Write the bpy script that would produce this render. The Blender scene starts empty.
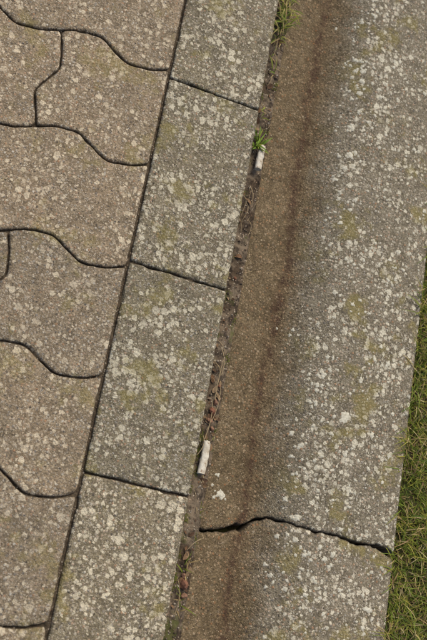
import bpy, bmesh, math, random
import numpy as np
from mathutils import Vector, Matrix, noise, Euler
from mathutils.geometry import delaunay_2d_cdt
random.seed(11)
sc=bpy.context.scene
COL=sc.collection
R=random.random
def U(a,b): return a+(b-a)*R()
def nz(x,y,z=0.0,s=1.0): return noise.noise(Vector((x*s,y*s,z)))
def sstep(a,b,t):
    t=max(0,min(1,(t-a)/(b-a)));return t*t*(3-2*t)
def interp(tab,x):
    if x<=tab[0][0]: return tab[0][1]
    for (a,b),(c,d) in zip(tab,tab[1:]):
        if x<=c: return b+(d-b)*(x-a)/(c-a)
    return tab[-1][1]
# ---------------- camera (hand-held, looking down at the kerb)
cam=bpy.data.objects.new('camera',bpy.data.cameras.new('camera'));COL.objects.link(cam)
cam.location=(-.18330,-.34610,.85384);cam.rotation_euler=(.27458,-.36630,.18383)
cam.data.sensor_fit='VERTICAL';cam.data.sensor_height=24;cam.data.lens=1008.82/640*24
cam.data.clip_start=.02;cam.data.clip_end=500
cam.data.dof.use_dof=True;cam.data.dof.focus_distance=.96;cam.data.dof.aperture_fstop=6.3
sc.camera=cam
# ---------------- node helpers
class NT:
    def __init__(s,name,rough=.9,dim='3D'):
        s.dim=dim
        s.m=bpy.data.materials.new(name);s.m.use_nodes=True;s.t=s.m.node_tree
        s.b=s.t.nodes['Principled BSDF'];s.b.inputs['Roughness'].default_value=rough
        s.b.inputs['Specular IOR Level'].default_value=.2
        s.tc=s.t.nodes.new('ShaderNodeTexCoord').outputs['Object']
    def link(s,a,i):
        if isinstance(a,bpy.types.NodeSocket): s.t.links.new(a,i)
        else: i.default_value=a
    def noise(s,scale,detail=4,rough=.6,vec=None,out='Fac',off=None):
        n=s.t.nodes.new('ShaderNodeTexNoise');n.noise_dimensions=s.dim;v=vec or s.tc
        if off is not None:
            v=s.vadd(v,(off,off*1.3,off*.7))
        s.t.links.new(v,n.inputs['Vector']);n.inputs['Scale'].default_value=scale
        n.inputs['Detail'].default_value=detail;n.inputs['Roughness'].default_value=rough
        return n.outputs[out]
    def vadd(s,a,b):
        n=s.t.nodes.new('ShaderNodeVectorMath');n.operation='ADD';s.link(a,n.inputs[0]);s.link(b,n.inputs[1]);return n.outputs[0]
    def vscale(s,a,k):
        n=s.t.nodes.new('ShaderNodeVectorMath');n.operation='SCALE';s.link(a,n.inputs[0]);n.inputs['Scale'].default_value=k;return n.outputs[0]
    def warp(s,scale,amt,det=2):
        c=s.noise(scale,det,.6,out='Color')
        n=s.vadd(c,(-.5,-.5,-.5));return s.vadd(s.tc,s.vscale(n,amt))
    def sepc(s,c):
        sp=s.t.nodes.new('ShaderNodeSeparateColor');s.t.links.new(c,sp.inputs[0]);return sp.outputs[0],sp.outputs[1],sp.outputs[2]
    def vor(s,scale,vec=None):
        n=s.t.nodes.new('ShaderNodeTexVoronoi');n.voronoi_dimensions=s.dim;s.t.links.new(vec or s.tc,n.inputs['Vector']);n.inputs['Scale'].default_value=scale
        return (n.outputs['Distance'],)+s.sepc(n.outputs['Color'])
    def math(s,op,a,b=0.0,c=0.0,clamp=False):
        n=s.t.nodes.new('ShaderNodeMath');n.operation=op;n.use_clamp=clamp
        s.link(a,n.inputs[0]);s.link(b,n.inputs[1]);s.link(c,n.inputs[2]);return n.outputs[0]
    def mul(s,a,b): return s.math('MULTIPLY',a,b)
    def mr(s,v,a,b,c=0.0,d=1.0,smooth=True):
        n=s.t.nodes.new('ShaderNodeMapRange');n.interpolation_type='SMOOTHSTEP' if smooth else 'LINEAR'
        s.link(v,n.inputs['Value'])
        for k,x in (('From Min',a),('From Max',b),('To Min',c),('To Max',d)): s.link(x,n.inputs[k])
        return n.outputs[0]
    def mix(s,f,a,b,mode='MIX'):
        n=s.t.nodes.new('ShaderNodeMix');n.data_type='RGBA';n.blend_type=mode
        s.link(f,n.inputs[0])
        for v,i in ((a,6),(b,7)):
            if isinstance(v,tuple): v=(*v[:3],1.0)
            s.link(v,n.inputs[i])
        return n.outputs[2]
    def ramp(s,f,stops):
        n=s.t.nodes.new('ShaderNodeValToRGB');cr=n.color_ramp
        while len(cr.elements)<len(stops): cr.elements.new(.5)
        for e,(q,c) in zip(cr.elements,stops): e.position=q;e.color=(*c,1)
        s.link(f,n.inputs[0]);return n.outputs[0]
    def attr(s,name,out='Fac'):
        n=s.t.nodes.new('ShaderNodeAttribute');n.attribute_name=name;return n.outputs[out]
    def sep(s):
        n=s.t.nodes.new('ShaderNodeSeparateXYZ');s.t.links.new(s.tc,n.inputs[0]);return n.outputs
    def rand(s):
        return s.t.nodes.new('ShaderNodeObjectInfo').outputs['Random']
    def bump(s,h,strength,dist):
        n=s.t.nodes.new('ShaderNodeBump');n.inputs['Strength'].default_value=strength;n.inputs['Distance'].default_value=dist
        s.link(h,n.inputs['Height']);s.t.links.new(n.outputs[0],s.b.inputs['Normal'])
    def color(s,c): s.link(c if not isinstance(c,tuple) else (*c[:3],1),s.b.inputs['Base Color'])

def concrete(name,baseA,baseB,lichen=.5,lichcol=(.50,.46,.35),big=.4,yellow=.3,gutter=False,agg=.5,lr=1.0,seed=0.0):
    k=NT(name,.92,'2D')
    A,B,C_=k.sepc(k.noise(22,4,.62,out='Color'))
    mid,mid2,_m=k.sepc(k.noise(95,3,.65,out='Color'))
    fine=k.noise(480,3,.7)
    c=k.mix(k.mr(A,.36,.64),baseA,baseB)
    c=k.mix(k.mr(mid,.34,.68),k.mix(1.0,c,(1.12,1.11,1.09),'MULTIPLY'),k.mix(1.0,c,(.76,.74,.71),'MULTIPLY'))
    c=k.mix(k.mr(fine,.36,.66),k.mix(1.0,c,(.76,.74,.71),'MULTIPLY'),k.mix(1.0,c,(1.18,1.17,1.15),'MULTIPLY'))
    d,r1,r2,r3=k.vor(300)
    gm=k.mul(k.mr(k.math('ADD',d,k.mul(fine,.3)),.42,.52,1,0),k.mr(r3,1-agg,1-agg+.02))
    gcol=k.ramp(r1,[(0,(.07,.062,.052)),(.2,(.20,.155,.108)),(.42,(.36,.295,.215)),(.6,(.31,.175,.095)),(.75,(.50,.44,.34)),(.9,(.12,.11,.10)),(1,(.56,.52,.43))])
    c=k.mix(k.mul(gm,.78),c,gcol)
    d2,s1,s2,s3=k.vor(760)
    gm2=k.mul(k.mr(d2,.30,.42,1,0),k.mr(s3,.5,.55))
    gcol2=k.ramp(s1,[(0,(.05,.045,.04)),(.45,(.17,.14,.10)),(.7,(.42,.36,.28)),(1,(.62,.58,.49))])
    c=k.mix(k.mul(gm2,.58),c,gcol2)
    pit=k.mul(k.mr(d,.10,.24,1,0),k.mr(r2,.86,.88))
    c=k.mix(k.mul(pit,.8),c,(.034,.028,.022))
    xyz=k.sep();X=xyz[0];Y=xyz[1]
    lm=None
    if gutter:
        edgeX=k.math('ADD',X,k.mul(k.math('SUBTRACT',B,.5),.045))
        chan=k.mr(edgeX,.166,.200,1,0)
        c=k.mix(k.mul(chan,.95),c,k.mix(1.0,c,(.76,.65,.51),'MULTIPLY'))
        cen=k.math('SUBTRACT',X,k.math('ADD',.1615,k.mul(k.mul(Y,Y),.02)))
        cen=k.math('ADD',cen,k.mul(k.math('SUBTRACT',k.noise(9,2,.5,off=3.0),.5),.020))
        cen=k.math('ADD',cen,k.mul(k.math('SUBTRACT',mid2,.5),.014))
        cen=k.math('ADD',cen,k.mul(k.math('SUBTRACT',fine,.5),.016))
        ab=k.math('ABSOLUTE',cen)
        ln=k.mul(k.mr(ab,.0,.0056,1,0),k.mr(mid,.34,.62,.22,1))
        c=k.mix(k.mul(ln,.68),c,(.065,.034,.024))
        c=k.mix(k.mul(k.mr(ab,.001,.015,1,0),.34),c,k.mix(1.0,c,(.62,.50,.42),'MULTIPLY'))
        lm=k.mr(edgeX,.168,.215,.03,1)
    wv=k.warp(300,.0036,2)
    brk=k.mr(fine,.27,.43,.55,1)
    lc=k.mix(mid2,lichcol,tuple(min(.72,x*1.3) for x in lichcol))
    clus=k.mr(C_,.36,.60,.45,1.08)
    if lm is not None: clus=k.mul(clus,lm)
    for scale,frac,w,s,off in ((430,lichen*.95,.46*lr,.72,.13),(205,lichen,.47*lr,.92,.31),(118,big,.45*lr,.97,.57)):
        d5,a,b,cc=k.vor(scale,k.vadd(wv,(off+seed,off*.4,0)))
        rad=k.mul(k.mr(a,1-frac,1.0,.42,1,False),w)
        rad=k.mul(rad,clus)
        f=k.mul(k.mr(k.math('SUBTRACT',rad,d5),0.0,.06),k.math('GREATER_THAN',a,1-frac))
        f=k.mul(k.mul(f,s),brk)
        f=k.mul(f,k.mr(b,0,1,.5,1,False))
        c=k.mix(f,c,lc)
    yv=k.mr(k.math('ADD',B,k.mul(mid2,.35)),.72,.88) if not gutter else k.mul(k.mr(k.math('ADD',A,k.mul(mid2,.35)),.71,.88),lm)
    c=k.mix(k.mul(yv,yellow),c,(.225,.185,.055))
    e=k.attr('edge')
    ee=k.mr(k.math('ADD',e,k.mul(k.math('SUBTRACT',mid,.5),.6)),.45,1.0)
    c=k.mix(k.mul(ee,.72),c,(.055,.043,.030))
    c=k.mix(1.0,c,k.ramp(k.rand(),[(0,(.90,.90,.90)),(.5,(1.0,.985,.96)),(1,(1.06,1.03,1.0))]),'MULTIPLY')
    k.color(c)
    h=k.math('ADD',fine,k.mul(k.mr(d,.1,.5,1,0),.65));h=k.math('ADD',h,k.mul(k.mr(d2,.1,.5,1,0),.5))
    k.bump(h,.85,.0009)
    return k.m
M_pav=concrete('paver_concrete',(.258,.204,.138),(.222,.180,.124),lichen=.34,lichcol=(.47,.40,.285),big=.27,yellow=.4,agg=.6,lr=.95)
M_kerb=concrete('kerb_concrete',(.208,.179,.120),(.180,.158,.109),lichen=.46,lichcol=(.50,.45,.33),big=.44,yellow=.55,agg=.5,lr=1.02,seed=2.7)
M_gut=concrete('gutter_concrete',(.205,.181,.132),(.168,.148,.106),lichen=.35,lichcol=(.52,.48,.37),big=.34,yellow=.55,gutter=True,agg=.5,seed=5.1)

k=NT('joint_soil',.97)
f=k.noise(180,4,.7);g,a,b,c_=k.vor(420)
c=k.mix(k.mr(f,.3,.7),(.030,.022,.014),(.10,.075,.048))
c=k.mix(k.mul(k.mr(g,.2,.4,1,0),k.mr(b,.6,.65)),c,k.ramp(a,[(0,(.05,.04,.03)),(.5,(.2,.15,.1)),(1,(.36,.31,.24))]))
k.color(c);k.bump(f,1,.0015);M_soil=k.m
k=NT('silt',.95)
f=k.noise(160,4,.7);g,a,b,c_=k.vor(480)
c=k.mix(k.mr(f,.35,.62),(.045,.033,.022),(.165,.125,.082))
c=k.mix(k.mr(k.noise(26,3,.6),.44,.58),c,k.mix(1.0,c,(.45,.41,.38),'MULTIPLY'))
c=k.mix(k.mul(k.mr(k.noise(40,3,.6,off=8.0),.54,.66),.6),c,(.08,.09,.02))
c=k.mix(k.mul(k.mr(g,.2,.42,1,0),k.mr(b,.6,.65)),c,k.ramp(a,[(0,(.08,.06,.05)),(.4,(.24,.16,.10)),(1,(.42,.36,.27))]))
k.color(c);k.bump(f,1,.0015);M_silt=k.m
k=NT('ground_turf',.97)
f=k.noise(60,4,.7)
k.color(k.mix(k.mr(f,.35,.65),(.045,.034,.016),(.07,.075,.02)));k.bump(f,1,.01);M_turf=k.m

def mesh_obj(name,vs,fs,mat,attrs=None,smooth=True,parent=None):
    m=bpy.data.meshes.new(name);m.from_pydata(vs,[],fs);m.update()
    if smooth:
        m.polygons.foreach_set('use_smooth',[True]*len(m.polygons))
    for n,vals in (attrs or {}).items():
        if isinstance(vals[0],(tuple,list)):
            at=m.attributes.new(n,'FLOAT_COLOR','POINT');at.data.foreach_set('color',[x for v in vals for x in (*v,1.0)])
        else:
            at=m.attributes.new(n,'FLOAT','POINT');at.data.foreach_set('value',vals)
    o=bpy.data.objects.new(name,m);COL.objects.link(o);m.materials.append(mat)
    if parent:o.parent=parent
    return o
# ---------------- generic cast stone from closed outline (CCW)
def resample(poly,step):
    out=[]
    n=len(poly)
    for i in range(n):
        a=Vector(poly[i]);b=Vector(poly[(i+1)%n]);L=(b-a).length;kk=max(1,int(L/step))
        for j in range(kk): out.append(a+(b-a)*j/kk)
    return out
def smooth_poly(p,it):
    for _ in range(it):
        n=len(p);p=[p[i]*.5+(p[i-1]+p[(i+1)%n])*.25 for i in range(n)]
    return p
def inset(p,d):
    n=len(p);out=[]
    for i in range(n):
        t=(p[(i+2)%n]-p[i-2])
        if t.length<1e-9:t=Vector((1,0))
        t.normalize();nn=Vector((-t.y,t.x))
        dd=d(p[i]) if callable(d) else d
        out.append(p[i]+nn*dd)
    return out
def inside(poly,pts):
    x=pts[:,0][:,None];y=pts[:,1][:,None];a=poly;b=np.roll(poly,-1,0)
    cond=((a[:,1]>y)!=(b[:,1]>y))
    xin=(b[:,0]-a[:,0])*(y-a[:,1])/(b[:,1]-a[:,1]+1e-15)+a[:,0]
    return (np.sum(cond&(x<xin),1)%2)==1
def stone(name,poly,mat,gap=.0015,sm=3,step=.0022,chip=1.0,seed=0.0,near=True):
    if not near: step=.005
    p=resample([Vector(q) for q in poly],step);p=smooth_poly(p,sm)
    base=inset(p,lambda q:gap+.0004*chip*nz(q.x,q.y,seed,140)+.00035*chip*nz(q.x,q.y,seed+3,420)+.0018*chip*max(0,nz(q.x,q.y,seed+6,55)-.25))
    bn=np.array([(q.x,q.y) for q in base]);n=len(base)
    cand=[]
    dsel=(.0005,.0013,.0026,.005) if near else (.0015,.004)
    for dist in dsel:
        cand.append(np.array([(q.x,q.y) for q in inset(base,dist)]))
    pts=[];
    for arr,dd in zip(cand,dsel):
        D=np.sqrt(((arr[:,None,:]-bn[None])**2).sum(2)).min(1)
        pts.append(arr[D>dd*.93])
    g=.006 if near else .02
    mn=bn.min(0);mx=bn.max(0)
    gx,gy=np.meshgrid(np.arange(mn[0],mx[0],g),np.arange(mn[1],mx[1],g));gr=np.stack([gx.ravel(),gy.ravel()],1)
    gr=gr+(np.sin(gr[:,::-1]*9131.7)*.25*g)
    D=np.sqrt(((gr[:,None,:]-bn[None])**2).sum(2)).min(1)
    gr=gr[D>.0075]
    pts.append(gr)
    al=np.concatenate(pts);al=al[inside(bn,al)]
    allp=[Vector(q) for q in bn]+[Vector(q) for q in al]
    V,E,F,_,_,_=delaunay_2d_cdt(allp,[],[list(range(n))],1,1e-7)
    VN=np.array([(v.x,v.y) for v in V])
    D=np.sqrt(((VN[:,None,:]-bn[None])**2).sum(2)).min(1)
    vs=[];ed=[]
    for (x,y),d in zip(VN,D):
        v=nz(x,y,seed+9,70);w=nz(x,y,seed+5,230)
        s=.0016*(1+.5*w+3.0*max(0,v-.2)*chip)
        t=min(1,d/s)
        z=-.0024*(1-t)**2*(1+2*max(0,v-.2)*chip)
        z+=.00045*nz(x,y,seed,35)*(.3+.7*t)+.00022*nz(x,y,seed,160)
        vs.append((x,y,z));ed.append(max(0,1-d/.0013)*.85)
    fs=[tuple(f) for f in F]
    b=len(vs)
    ring=[int(np.argmin(((VN-q)**2).sum(1))) for q in bn]
    for q in bn: vs.append((q[0],q[1],-.007));ed.append(1.0)
    for q in bn: vs.append((q[0],q[1],-.06));ed.append(1.0)
    for i in range(n):
        j=(i+1)%n
        fs.append((b+i,b+j,ring[j],ring[i]));fs.append((b+n+i,b+n+j,b+j,b+i))
    return mesh_obj(name,vs,fs,mat,{'edge':ed})
# ---------------- interlocking pavers
P0=.2085;SP=.1071;HALF=.1128
ftab=[(0,0),(.018,-.0075),(.043,-.0105),(.073,.0085),(.095,.0070),(.1128,.0)]
def jf(x,j):
    d=-x
    return P0-j*SP+interp(ftab,d%HALF)
vt=[(0,0),(.1,-.002),(.34,-.0095),(.62,.0085),(.85,.005),(1,0)]
for j in range(-8,8):
    odd=(j%2==0)
    edges=[0.0]
    x=HALF if odd else 2*HALF
    while x<1.3: edges.append(x);x+=2*HALF
    for i in range(len(edges)-1):
        xr=-edges[i];xl=-edges[i+1]
        pts=[];N=40
        def side(x0,wig,t):
            yb=jf(x0-1e-5,j+1);yt=jf(x0-1e-5,j)
            return (x0+(interp(vt,t) if wig else 0),yb+(yt-yb)*t)
        if i==0: xr=-.0002
        for q in range(N):
            x=xl+(xr-xl)*q/N;pts.append((x,jf(x-1e-6,j+1)))
        for q in range(24): pts.append(side(xr,i>0,q/24))
        for q in range(N):
            x=xr+(xl-xr)*q/N;pts.append((x,jf(x-1e-6,j)))
        for q in range(24): pts.append(side(xl,1,1-q/24))
        stone('paving_stone',pts,M_pav,gap=.0007,sm=3,seed=j*3.1+i,near=(-2<=j<=4 and i<2))
for j in range(-6,7):
    y=j*.2
    stone('kerb_stone',[(.0010,y),(.1003,y),(.1003,y+.2),(.0010,y+.2)],M_kerb,gap=.0007,sm=2,chip=1.3,seed=50+j*2.3,near=-3<=j<=2)
# ---------------- gutter channel stones
GR=.3155
prof=[(.1185,-.019),(.125,-.0200),(.14,-.0228),(.155,-.0242),(.165,-.0230),(.175,-.0190),(.185,-.0130),(.195,-.0073),(.205,-.0028),(.22,.0012),(.25,.0028),(.28,.0018),(.300,-.0005),(.308,-.0030),(.3135,-.0070),(GR,-.0115)]
def gz(x):
    return (interp(prof,x-.006)+2*interp(prof,x)+interp(prof,x+.006))/4 if .125<x<.309 else interp(prof,x)
ctab=[(.1185,-.2245),(.135,-.2215),(.150,-.2165),(.157,-.2125),(.162,-.2135),(.170,-.2050),(.182,-.1995),(.20,-.2015),(.225,-.2045),(.245,-.2035),(.27,-.2065),(.29,-.2045),(GR,-.2085)]
def crack(x,s): return interp(ctab,x)+.0013*nz(x,0,s,170)+.0007*nz(x,3,s,600)
wtab=[(.1185,.0016),(.14,.0013),(.15,.0026),(.162,.0033),(.170,.0015),(.2,.0008),(.24,.0007),(.27,.0013),(.285,.0008),(.295,.0024),(GR,.0033)]
def gutter(y0f,y1f,e0,e1):
    xs=[];x=.1185
    while x<GR+.0001: xs.append(x);x+=.0013
    xs[-1]=GR
    L=y1f(.2)-y0f(.2);ny=int(L/.004)
    ts=[0]+[.0012/L,.003/L,.006/L]+[i/ny for i in range(3,ny-2)]+[1-.006/L,1-.003/L,1-.0012/L,1]
    vs=[];fs=[];ed=[]
    nx=len(xs)
    for t in ts:
        y_e=min(t,1-t)*L
        for ci in range(nx+2):
            xi=xs[0] if ci==0 else xs[-1] if ci==nx+1 else xs[ci-1]
            y=y0f(xi)+(y1f(xi)-y0f(xi))*t
            xx=xi
            drop=.0018*(1+1.2*nz(xi,y,3,90))*max(0,1-y_e/.0035)**2
            if ci<=1: xx=xi+.0007*nz(y,1,2,120)+.0004*nz(y,1,2,500)
            if ci>=nx: xx=xi+.0014*nz(y,4,2,60)+.0007*nz(y,1,2,400)
            z=gz(xi)+.0006*nz(xi,y,1,25)+.0003*nz(xi,y,1,110)-drop
            if ci==1: z-=.0015
            if ci in(0,nx+1): z=-.09
            vs.append((xx,y,z))
            ex=max(0,1-abs(xi-.1185)/.003)*.8
            ex=max(ex,max(0,1-abs(xi-GR)/.005)*.7)
            ed.append(max(ex,max(0,1-y_e/.003)))
    W=nx+2
    for r in range(len(ts)-1):
        for q in range(W-1):
            a=r*W+q;fs.append((a,a+1,a+W+1,a+W))
    for r,rev in ((0,False),(len(ts)-1,True)):
        b=len(vs)
        for q in range(W):
            v=vs[r*W+q];vs.append((v[0],v[1],-.09));ed.append(1.0)
        for q in range(1,W-2):
            f=(r*W+q,b+q,b+q+1,r*W+q+1)
            fs.append(f[::-1] if rev else f)
    return mesh_obj('gutter_stone',vs,fs,M_gut,{'edge':ed})
gutter(lambda x:crack(x,1)+interp(wtab,x),lambda x:.793+.0008*nz(x,9,1,150),1,0)
gutter(lambda x:-1.207+.0008*nz(x,9,5,150),lambda x:crack(x,1.3)-interp(wtab,x),0,1)
gutter(lambda x:.799+.0008*nz(x,9,4,150),lambda x:1.5,0,0)
# ---------------- ground and joint fill
def sheet(name,x0,x1,y0,y1,nx,ny,zf,mat):
    vs=[];fs=[]
    for j in range(ny+1):
        for i in range(nx+1):
            x=x0+(x1-x0)*i/nx;y=y0+(y1-y0)*j/ny;vs.append((x,y,zf(x,y)))
    for j in range(ny):
        for i in range(nx):
            a=j*(nx+1)+i;fs.append((a,a+1,a+nx+2,a+nx+1))
    return mesh_obj(name,vs,fs,mat)
sheet('ground',-60,60,-60,60,2,2,lambda x,y:-.045,M_turf)
sheet('joint_soil',-1.25,.10,-1.2,1.4,270,520,lambda x,y:-.0046+.002*nz(x,y,0,60),M_soil)
def siltz(x,y):
    return -.0155-.14*(x-.105)+.0022*nz(x,y,0,45)+.0016*nz(x,y,5,170)+.0055*sstep(.12,-.25,y)*sstep(.1185,.112,x)+.001*sstep(.12,-.25,y)
sheet('gap_silt',.0985,.1195,-.8,1.2,14,1100,siltz,M_silt)
def turfz(x,y): return -.020+.004*nz(x,y,0,22)+.002*nz(x,y,0,90)-.02*sstep(.8,1.8,x)
sheet('turf_soil',.315,1.8,-1.2,1.4,250,300,turfz,M_turf)
# ---------------- raised lichen crusts on the gutter stone
k=NT('lichen_crust',.95)
c=k.mix(k.mr(k.noise(500,4,.7),.35,.65),(.42,.385,.29),(.62,.58,.46));k.color(c);k.bump(k.noise(1200,3,.8),1,.0006);M_lich=k.m
def px2w(px,py):
    f=1008.82;Rm=cam.rotation_euler.to_matrix();d=Rm@Vector(((px-213.5)/f,(320-py)/f,-1.0))
    z=0.0
    for _ in range(4):
        t=(z-cam.location.z)/d.z;q=cam.location+d*t;z=gz(q.x) if q.x>.118 else 0.0
    return q.x,q.y
spots=[(345,418,10),(350,156,7),(352,128,6),(375,17,5),(372,435,5),(375,360,4),(310,402,4),(330,370,3),(300,445,3),(368,610,7),(333,555,5),(295,540,5),(220,495,7),(270,575,4),(345,168,5),(405,410,3),(380,90,3),(400,62,4),(365,70,3),(350,210,4),(335,212,3),(317,390,4),(322,405,3),(318,375,3),(290,335,3),(360,300,3),(388,280,3),(355,60,4),(362,20,4),(395,150,3),(345,455,4),(355,480,3),(333,500,3),(398,500,3),(348,262,3),(366,250,3),(300,608,3),(340,590,4),(380,575,3),(310,560,3),(350,535,3),(372,128,3),(385,190,3),(330,245,3)]
vs=[];fs=[]
pts=[(*px2w(a,b),s*.00055) for a,b,s in spots]
extra=[]
for x,y,s in pts:
    for _ in range(int(U(3,9))):
        extra.append((x+random.gauss(0,.008),y+random.gauss(0,.010),U(.0007,.0023)))
for _ in range(2000):
    x=U(.186,.311);y=U(-.8,.9)
    if nz(x,y,7,18)+.4*nz(x,y,3,50)>U(-.15,.35): extra.append((x,y,U(.0006,.0018)*(1.8 if R()<.14 else 1)))
for n_,(x,y,s) in enumerate(pts+extra):
    if not .122<x<.312 or abs(y-crack(min(max(x,.12),.31),1))<.005: continue
    K=30 if s>.0015 else 12;b=len(vs);asp=U(.75,1.3);sd=R()*50
    ring=[]
    for i in range(K):
        a=2*math.pi*i/K;rr=s*(1+.7*noise.noise(Vector((math.cos(a)*1.4,math.sin(a)*1.4,sd)))+.5*noise.noise(Vector((math.cos(a)*4,math.sin(a)*4,sd))))
        ring.append((math.cos(a)*rr*asp,math.sin(a)*rr))
    zz=lambda X,Y:gz(X)+.0006*nz(X,Y,1,25)+.0003*nz(X,Y,1,110)
    vs.append((x,y,zz(x,y)+.0003))
    for q,h in ((.85,.00022),(1.0,-.0003)):
        for (dx,dy) in ring:
            X=x+dx*q;Y=y+dy*q;vs.append((X,Y,zz(X,Y)+h))
    for i in range(K):
        j=(i+1)%K
        fs.append((b,b+1+i,b+1+j));fs.append((b+1+i,b+1+K+i,b+1+K+j,b+1+j))
mesh_obj('lichen_patches',vs,fs,M_lich)
# ---------------- gravel & crumbs
def blobs(name,items,mat,seed=0):
    vs=[];fs=[];cols=[]
    bm=bmesh.new();bmesh.ops.create_icosphere(bm,subdivisions=2,radius=1);bv=[v.co.copy() for v in bm.verts];bf=[[v.index for v in f.verts] for f in bm.faces];bm.free()
    for (x,y,z,s,c) in items:
        b=len(vs);sd=R()*99;rot=Euler((U(0,6),U(0,6),U(0,6))).to_matrix();sc_=Vector((U(.8,1.3),U(.7,1),U(.5,.8)))
        for v in bv:
            q=v*(1+.45*noise.noise(v*1.1+Vector((sd,0,0))))
            q=rot@Vector((q.x*sc_.x,q.y*sc_.y,q.z*sc_.z))*s
            vs.append((x+q.x,y+q.y,z+q.z));cols.append(c)
        for f in bf: fs.append([b+i for i in f])
    return mesh_obj(name,vs,fs,mat,{'tint':cols},smooth=False)
k=NT('pebble',.85);k.color(k.mix(k.mr(k.noise(500,4,.7),.35,.7),k.attr('tint','Color'),k.mix(1.0,k.attr('tint','Color'),(.55,.5,.45),'MULTIPLY')));M_peb=k.m
pc=[(.34,.29,.22),(.15,.115,.08),(.20,.125,.08),(.42,.37,.29),(.08,.06,.045),(.20,.16,.11)]
it=[]
for _ in range(1300):
    x=U(.1005,.1185);y=U(-.6,.8);s=U(.0003,.0010)*(1.8 if R()<.12 else 1)
    it.append((x,y,siltz(x,y)+s*.3,s,random.choice(pc)))
for _ in range(500):
    j=random.randint(-3,4);x=-U(0,.45);s=U(.0003,.0007)
    it.append((x,jf(x-1e-5,j)+U(-.0006,.0006),-.0044,s,random.choice(pc[1:5])))
for _ in range(350):
    it.append((U(-.0006,.0012),U(-.6,.7),-.0044,U(.0003,.0008),random.choice(pc)))
blobs('gravel',it,M_peb)
it=[]
for (x,y,s) in [(.110,-.116,.0050),(.112,-.107,.0034),(.1085,-.126,.0034),(.113,-.132,.0025),(.111,-.275,.0052),(.1135,-.284,.0038),(.1095,-.267,.003),(.113,-.09,.002),(.110,.02,.002)]:
    it.append((x,y,siltz(x,y)+s*.35,s,random.choice([(.24,.115,.07),(.28,.16,.10),(.22,.10,.06)])))
blobs('brick_fragments',it,M_peb)
# dead leaf scraps caught in the gap
vs=[];fs=[];cs=[]
def scrap(x,y,z,s,c):
    b=len(vs);N=5;rot=Euler((U(-.5,.5),U(-.5,.5),U(0,6.28))).to_matrix();sd=R()*90;asp=U(.4,.7);cu=U(-.9,.9)
    for i in range(N+1):
        for j in range(4):
            u=i/N*2-1;v=j/3*2-1
            wd=math.sqrt(max(0.02,1-u*u*.95))*asp*(1+.35*noise.noise(Vector((u*3,v*2,sd))))
            q=Vector((u,v*wd,cu*.35*(u*u)+.35*abs(v)*wd+.12*noise.noise(Vector((u*2,v*2,sd+4)))))
            q=rot@q*s
            vs.append((x+q.x,y+q.y,z+q.z));sh=.85 if j in(1,2) else 1.1;cs.append(tuple(k_*sh for k_ in c))
    for i in range(N):
        for j in range(3):
            a=b+i*4+j;fs.append((a,a+1,a+5,a+4))
lc_=[(.17,.095,.05),(.24,.15,.08),(.12,.07,.04),(.30,.21,.12),(.09,.06,.04)]
for (y0,n,sg) in [(-.115,18,.018),(-.275,14,.015),(.05,7,.06),(.24,7,.05),(-.21,6,.03),(.32,5,.03)]:
    for _ in range(n):
        x=U(.103,.1165);y=random.gauss(y0,sg);scrap(x,y,siltz(x,y)+.0012,U(.0014,.0048),random.choice(lc_))
for _ in range(50):
    x=U(.102,.1175);y=U(-.6,.7);scrap(x,y,siltz(x,y)+.0006,U(.0010,.0026),random.choice(lc_))
mesh_obj('leaf_litter',vs,fs,M_peb,{'tint':cs})
# ---------------- cigarette butts
k=NT('filter_paper',.8)
c=k.mix(k.mr(k.noise(110,4,.65),.38,.66),(.60,.555,.45),(.43,.37,.27));c=k.mix(k.mr(k.noise(260,4,.7,off=4.0),.52,.66),c,(.27,.20,.13));k.color(c);k.bump(k.noise(400,3),.5,.0006);M_pap=k.m
k=NT('filter_fibre',.95);k.color(k.mix(k.noise(900,4),(.40,.32,.21),(.58,.52,.40)));M_fib=k.m
k=NT('charred_tobacco',.95);k.color(k.mix(k.mr(k.noise(1200,4),.4,.6),(.03,.022,.015),(.13,.08,.04)));M_tob=k.m
def butt(cx,cy,z,ang,L,r,bend,flat=.85,tilt=0):
    root=bpy.data.objects.new('cigarette_butt',None);COL.objects.link(root);root.location=(cx,cy,z);root.rotation_euler=(tilt,0,ang)
    NR=40;K=28
    vs=[];fs=[]
    for i in range(NR+1):
        t=i/NR;y=(t-.5)*L
        for q in range(K):
            a=2*math.pi*q/K
            rr=r*(1+.09*nz(t*4,math.cos(a),math.sin(a)+cx*50,2)+.07*nz(t*14,math.cos(a)*2,math.sin(a)*2,1))
            if t>.61: rr*=.95
            if t>.93: rr*=1-.25*(t-.93)/.07
            yy=y+(.0012*nz(a*1.2,0,cx*90,1) if i==NR else 0)
            vs.append((math.cos(a)*rr+bend*(4*(t-.5)**2),yy,math.sin(a)*rr*flat))
    for i in range(NR):
        for q in range(K):
            j=(q+1)%K;fs.append((i*K+q,i*K+j,(i+1)*K+j,(i+1)*K+q)[::-1])
    mesh_obj('tipping_paper',vs,fs,M_pap,parent=root)
    for nm,t0,off,mat,ss in (('filter_plug',0,.0006,M_fib,-1),('tobacco',1,-.0002,M_tob,1)):
        v2=[];f2=[]
        yb=(t0-.5)*L
        rad=r*(.95 if t0==0 else .70)
        for rg in range(5):
            for q in range(K):
                a=2*math.pi*q/K;rr=rad*rg/4 if rg else 1e-5
                v2.append((math.cos(a)*rr+bend,yb+off-ss*(-.0006*(1-rg/4))+.0003*nz(a*2,rg,cx*40,1),math.sin(a)*rr*flat))
        for rg in range(4):
            for q in range(K):
                j=(q+1)%K;f=(rg*K+q,rg*K+j,(rg+1)*K+j,(rg+1)*K+q);f2.append(f if ss>0 else f[::-1])
        mesh_obj(nm,v2,f2,mat,parent=root)
    return root
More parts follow.
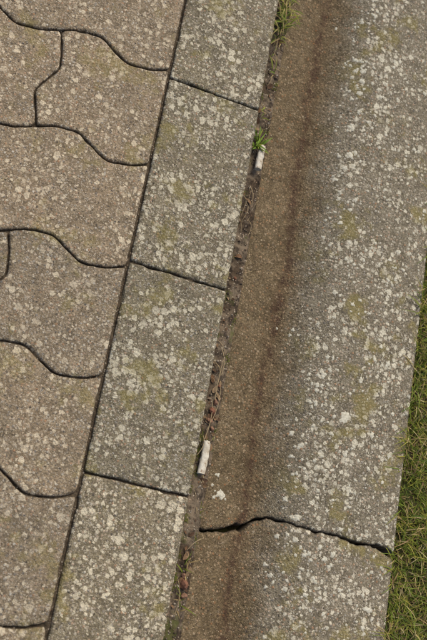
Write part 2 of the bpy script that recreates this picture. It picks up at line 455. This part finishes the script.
butt(.1120,.1535,-.0090,math.radians(-2),.0275,.0036,.0004,.9)
butt(.1088,-.1610,-.0060,math.radians(-1),.0310,.0037,-.0006,.85)
# ---------------- grass
k=NT('grass_blade',.6);k.color(k.attr('tint','Color'));M_gr=k.m
def blade(vs,fs,cs,x,y,z,L,wd,ang,lean,curl,col,seg=5,tw=0):
    b=len(vs);dx,dy=math.cos(ang),math.sin(ang);px,py=-dy,dx
    cx,cz,th=0,0,lean
    for i in range(seg+1):
        t=i/seg;w_=wd*(1-t**1.6)*.5*(.6+.4*min(1,t*4))+.00004
        X=x+dx*cx;Y=y+dy*cx
        lift=.25*w_
        vs.append((X-px*w_,Y-py*w_,z+cz+lift));vs.append((X,Y,z+cz-lift));vs.append((X+px*w_,Y+py*w_,z+cz+lift))
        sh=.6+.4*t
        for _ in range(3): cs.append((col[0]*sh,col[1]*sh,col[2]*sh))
        th+=curl/seg
        cx+=math.sin(th)*L/seg;cz+=math.cos(th)*L/seg
        if z+cz<-.03: cz=-.03-z
    for i in range(seg):
        for q in (0,1):
            a=b+i*3+q;fs.append((a,a+1,a+4,a+3))
greens=[(.14,.19,.022),(.20,.24,.028),(.26,.26,.035),(.10,.14,.02),(.33,.30,.05),(.16,.22,.025)]
straws=[(.42,.32,.13),(.34,.24,.10),(.24,.16,.07),(.50,.41,.2)]
vs=[];fs=[];cs=[]
def field(n,x0,x1,y0,y1,lmin,lmax,wd):
    for _ in range(n):
        x=U(x0,x1);y=U(y0,y1);cl=nz(x,y,2,30)
        c=random.choice(greens) if R()>.22+.7*max(0,nz(x,y,6,45)) else random.choice(straws)
        v=U(.6,1.2);c=tuple(q*v for q in c)
        L=U(lmin,lmax)*(1+.6*cl)
        blade(vs,fs,cs,x,y,turfz(x,y)-.002,L,wd*U(.6,1.4),U(0,6.283),U(.05,.9),U(.3,1.6),c)
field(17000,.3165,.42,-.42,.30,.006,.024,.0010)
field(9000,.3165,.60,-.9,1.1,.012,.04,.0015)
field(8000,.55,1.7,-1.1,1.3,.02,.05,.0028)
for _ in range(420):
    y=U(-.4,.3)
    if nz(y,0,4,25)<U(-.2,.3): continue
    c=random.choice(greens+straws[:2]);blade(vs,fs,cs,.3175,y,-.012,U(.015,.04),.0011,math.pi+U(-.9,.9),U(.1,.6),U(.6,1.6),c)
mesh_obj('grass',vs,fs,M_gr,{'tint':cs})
def tuft(name,pts_,n,l0,l1,wd,cols,spread=.004):
    vs=[];fs=[];cs=[]
    for (x,y) in pts_:
        for _ in range(n):
            c=random.choice(cols);v=U(.8,1.3)
            blade(vs,fs,cs,x+random.gauss(0,spread*.5),y+random.gauss(0,spread),-.012,U(l0,l1),wd*U(.7,1.3),U(0,6.283),U(.1,.8),U(.3,1.5),tuple(q*v for q in c),6)
    return mesh_obj(name,vs,fs,M_gr,{'tint':cs})
tuft('grass_tuft',[(.110,.318),(.112,.333),(.109,.305),(.112,.346),(.114,.325)],22,.012,.028,.0014,greens[:4]+straws[:2],.007)
tuft('grass_tuft',[(.1065,.172),(.1055,.165)],11,.010,.021,.0026,[(.13,.21,.02),(.17,.25,.03),(.24,.27,.04)],.003)
tuft('grass_tuft',[(.110,-.262),(.112,-.29)],8,.008,.018,.0012,greens[:2]+straws[:2],.004)
tuft('grass_tuft',[(.109,.285),(.111,.26),(.108,.205)],8,.006,.016,.0012,greens[:3]+straws[:2],.005)
# moss cushions: many tiny leaflets
vs=[];fs=[];cs=[]
for _ in range(110):
    y=U(-.5,.5);e=random.choice([.1015,.1175,.116,.103]);x=e+U(-.001,.001)
    if nz(y,0,12,14)<U(-.1,.45): continue
    for q in range(40):
        c=random.choice([(.10,.12,.02),(.15,.16,.03),(.20,.18,.04)])
        blade(vs,fs,cs,x+random.gauss(0,.0012),y+random.gauss(0,.003),siltz(x,y)-.0004,U(.0015,.0035),.0007,U(0,6.28),U(.1,.9),U(.2,1.2),c,2)
mesh_obj('moss',vs,fs,M_gr,{'tint':cs})
k=NT('dry_stalk',.8);k.color(k.mix(k.noise(200,3),(.26,.18,.09),(.42,.33,.19)));M_st=k.m
vs=[];fs=[]
def stalk(x,y,z,ang,L,r,cur):
    b0=len(vs);N=12;K=5;cx,cy=x,y;a=ang
    for i in range(N+1):
        t=i/N;rr=r*(1-.5*t);zz=z+.004*math.sin(t*3.1)
        for q in range(K):
            p_=2*math.pi*q/K;vs.append((cx-math.sin(a)*math.cos(p_)*rr,cy+math.cos(a)*math.cos(p_)*rr,zz+math.sin(p_)*rr))
        a+=cur/N;cx+=math.cos(a)*L/N;cy+=math.sin(a)*L/N
    for i in range(N):
        for q in range(K):
            j=(q+1)%K;fs.append((b0+i*K+q,b0+i*K+j,b0+(i+1)*K+j,b0+(i+1)*K+q))
for (x,y,a,L,c) in [(.107,-.135,1.2,.05,.5),(.110,-.105,1.75,.04,-.4),(.105,-.15,1.35,.045,.3),(.112,-.08,1.5,.03,.6),(.102,-.16,1.0,.02,.8),(.108,-.30,1.4,.03,.5),(.112,-.06,2.0,.022,.9),(.106,.27,1.4,.045,.4),(.112,.10,1.7,.02,.3),(.109,-.245,1.3,.02,-1)]:
    stalk(x,y,-.009,a,L,U(.0003,.0005),c)
for _ in range(60):
    y=U(-.6,.8);stalk(U(.103,.116),y,-.0125,U(.9,2.3),U(.006,.02),U(.0002,.0004),U(-1,1))
mesh_obj('dry_stalks',vs,fs,M_st)
# ---------------- light: bright overcast
w=bpy.data.worlds.new("World");sc.world=w;w.use_nodes=True
nt=w.node_tree;sky=nt.nodes.new('ShaderNodeTexSky');sky.sky_type='NISHITA';sky.sun_disc=False
el,az=math.radians(60),math.radians(22)
sky.sun_elevation=el;sky.sun_rotation=az;sky.dust_density=4;sky.air_density=1.0;sky.ozone_density=.5
nt.links.new(sky.outputs[0],nt.nodes['Background'].inputs[0]);nt.nodes['Background'].inputs[1].default_value=.15
sd=bpy.data.lights.new('sun','SUN');sd.energy=2.0;sd.angle=math.radians(30);sd.color=(1,.95,.83)
so=bpy.data.objects.new('sun',sd);COL.objects.link(so)
dirv=Vector((math.sin(az)*math.cos(el),math.cos(az)*math.cos(el),math.sin(el)))
so.rotation_euler=dirv.to_track_quat('Z','Y').to_euler();so.location=dirv*5
sc.view_settings.view_transform='Standard';sc.view_settings.look='None';sc.view_settings.exposure=0
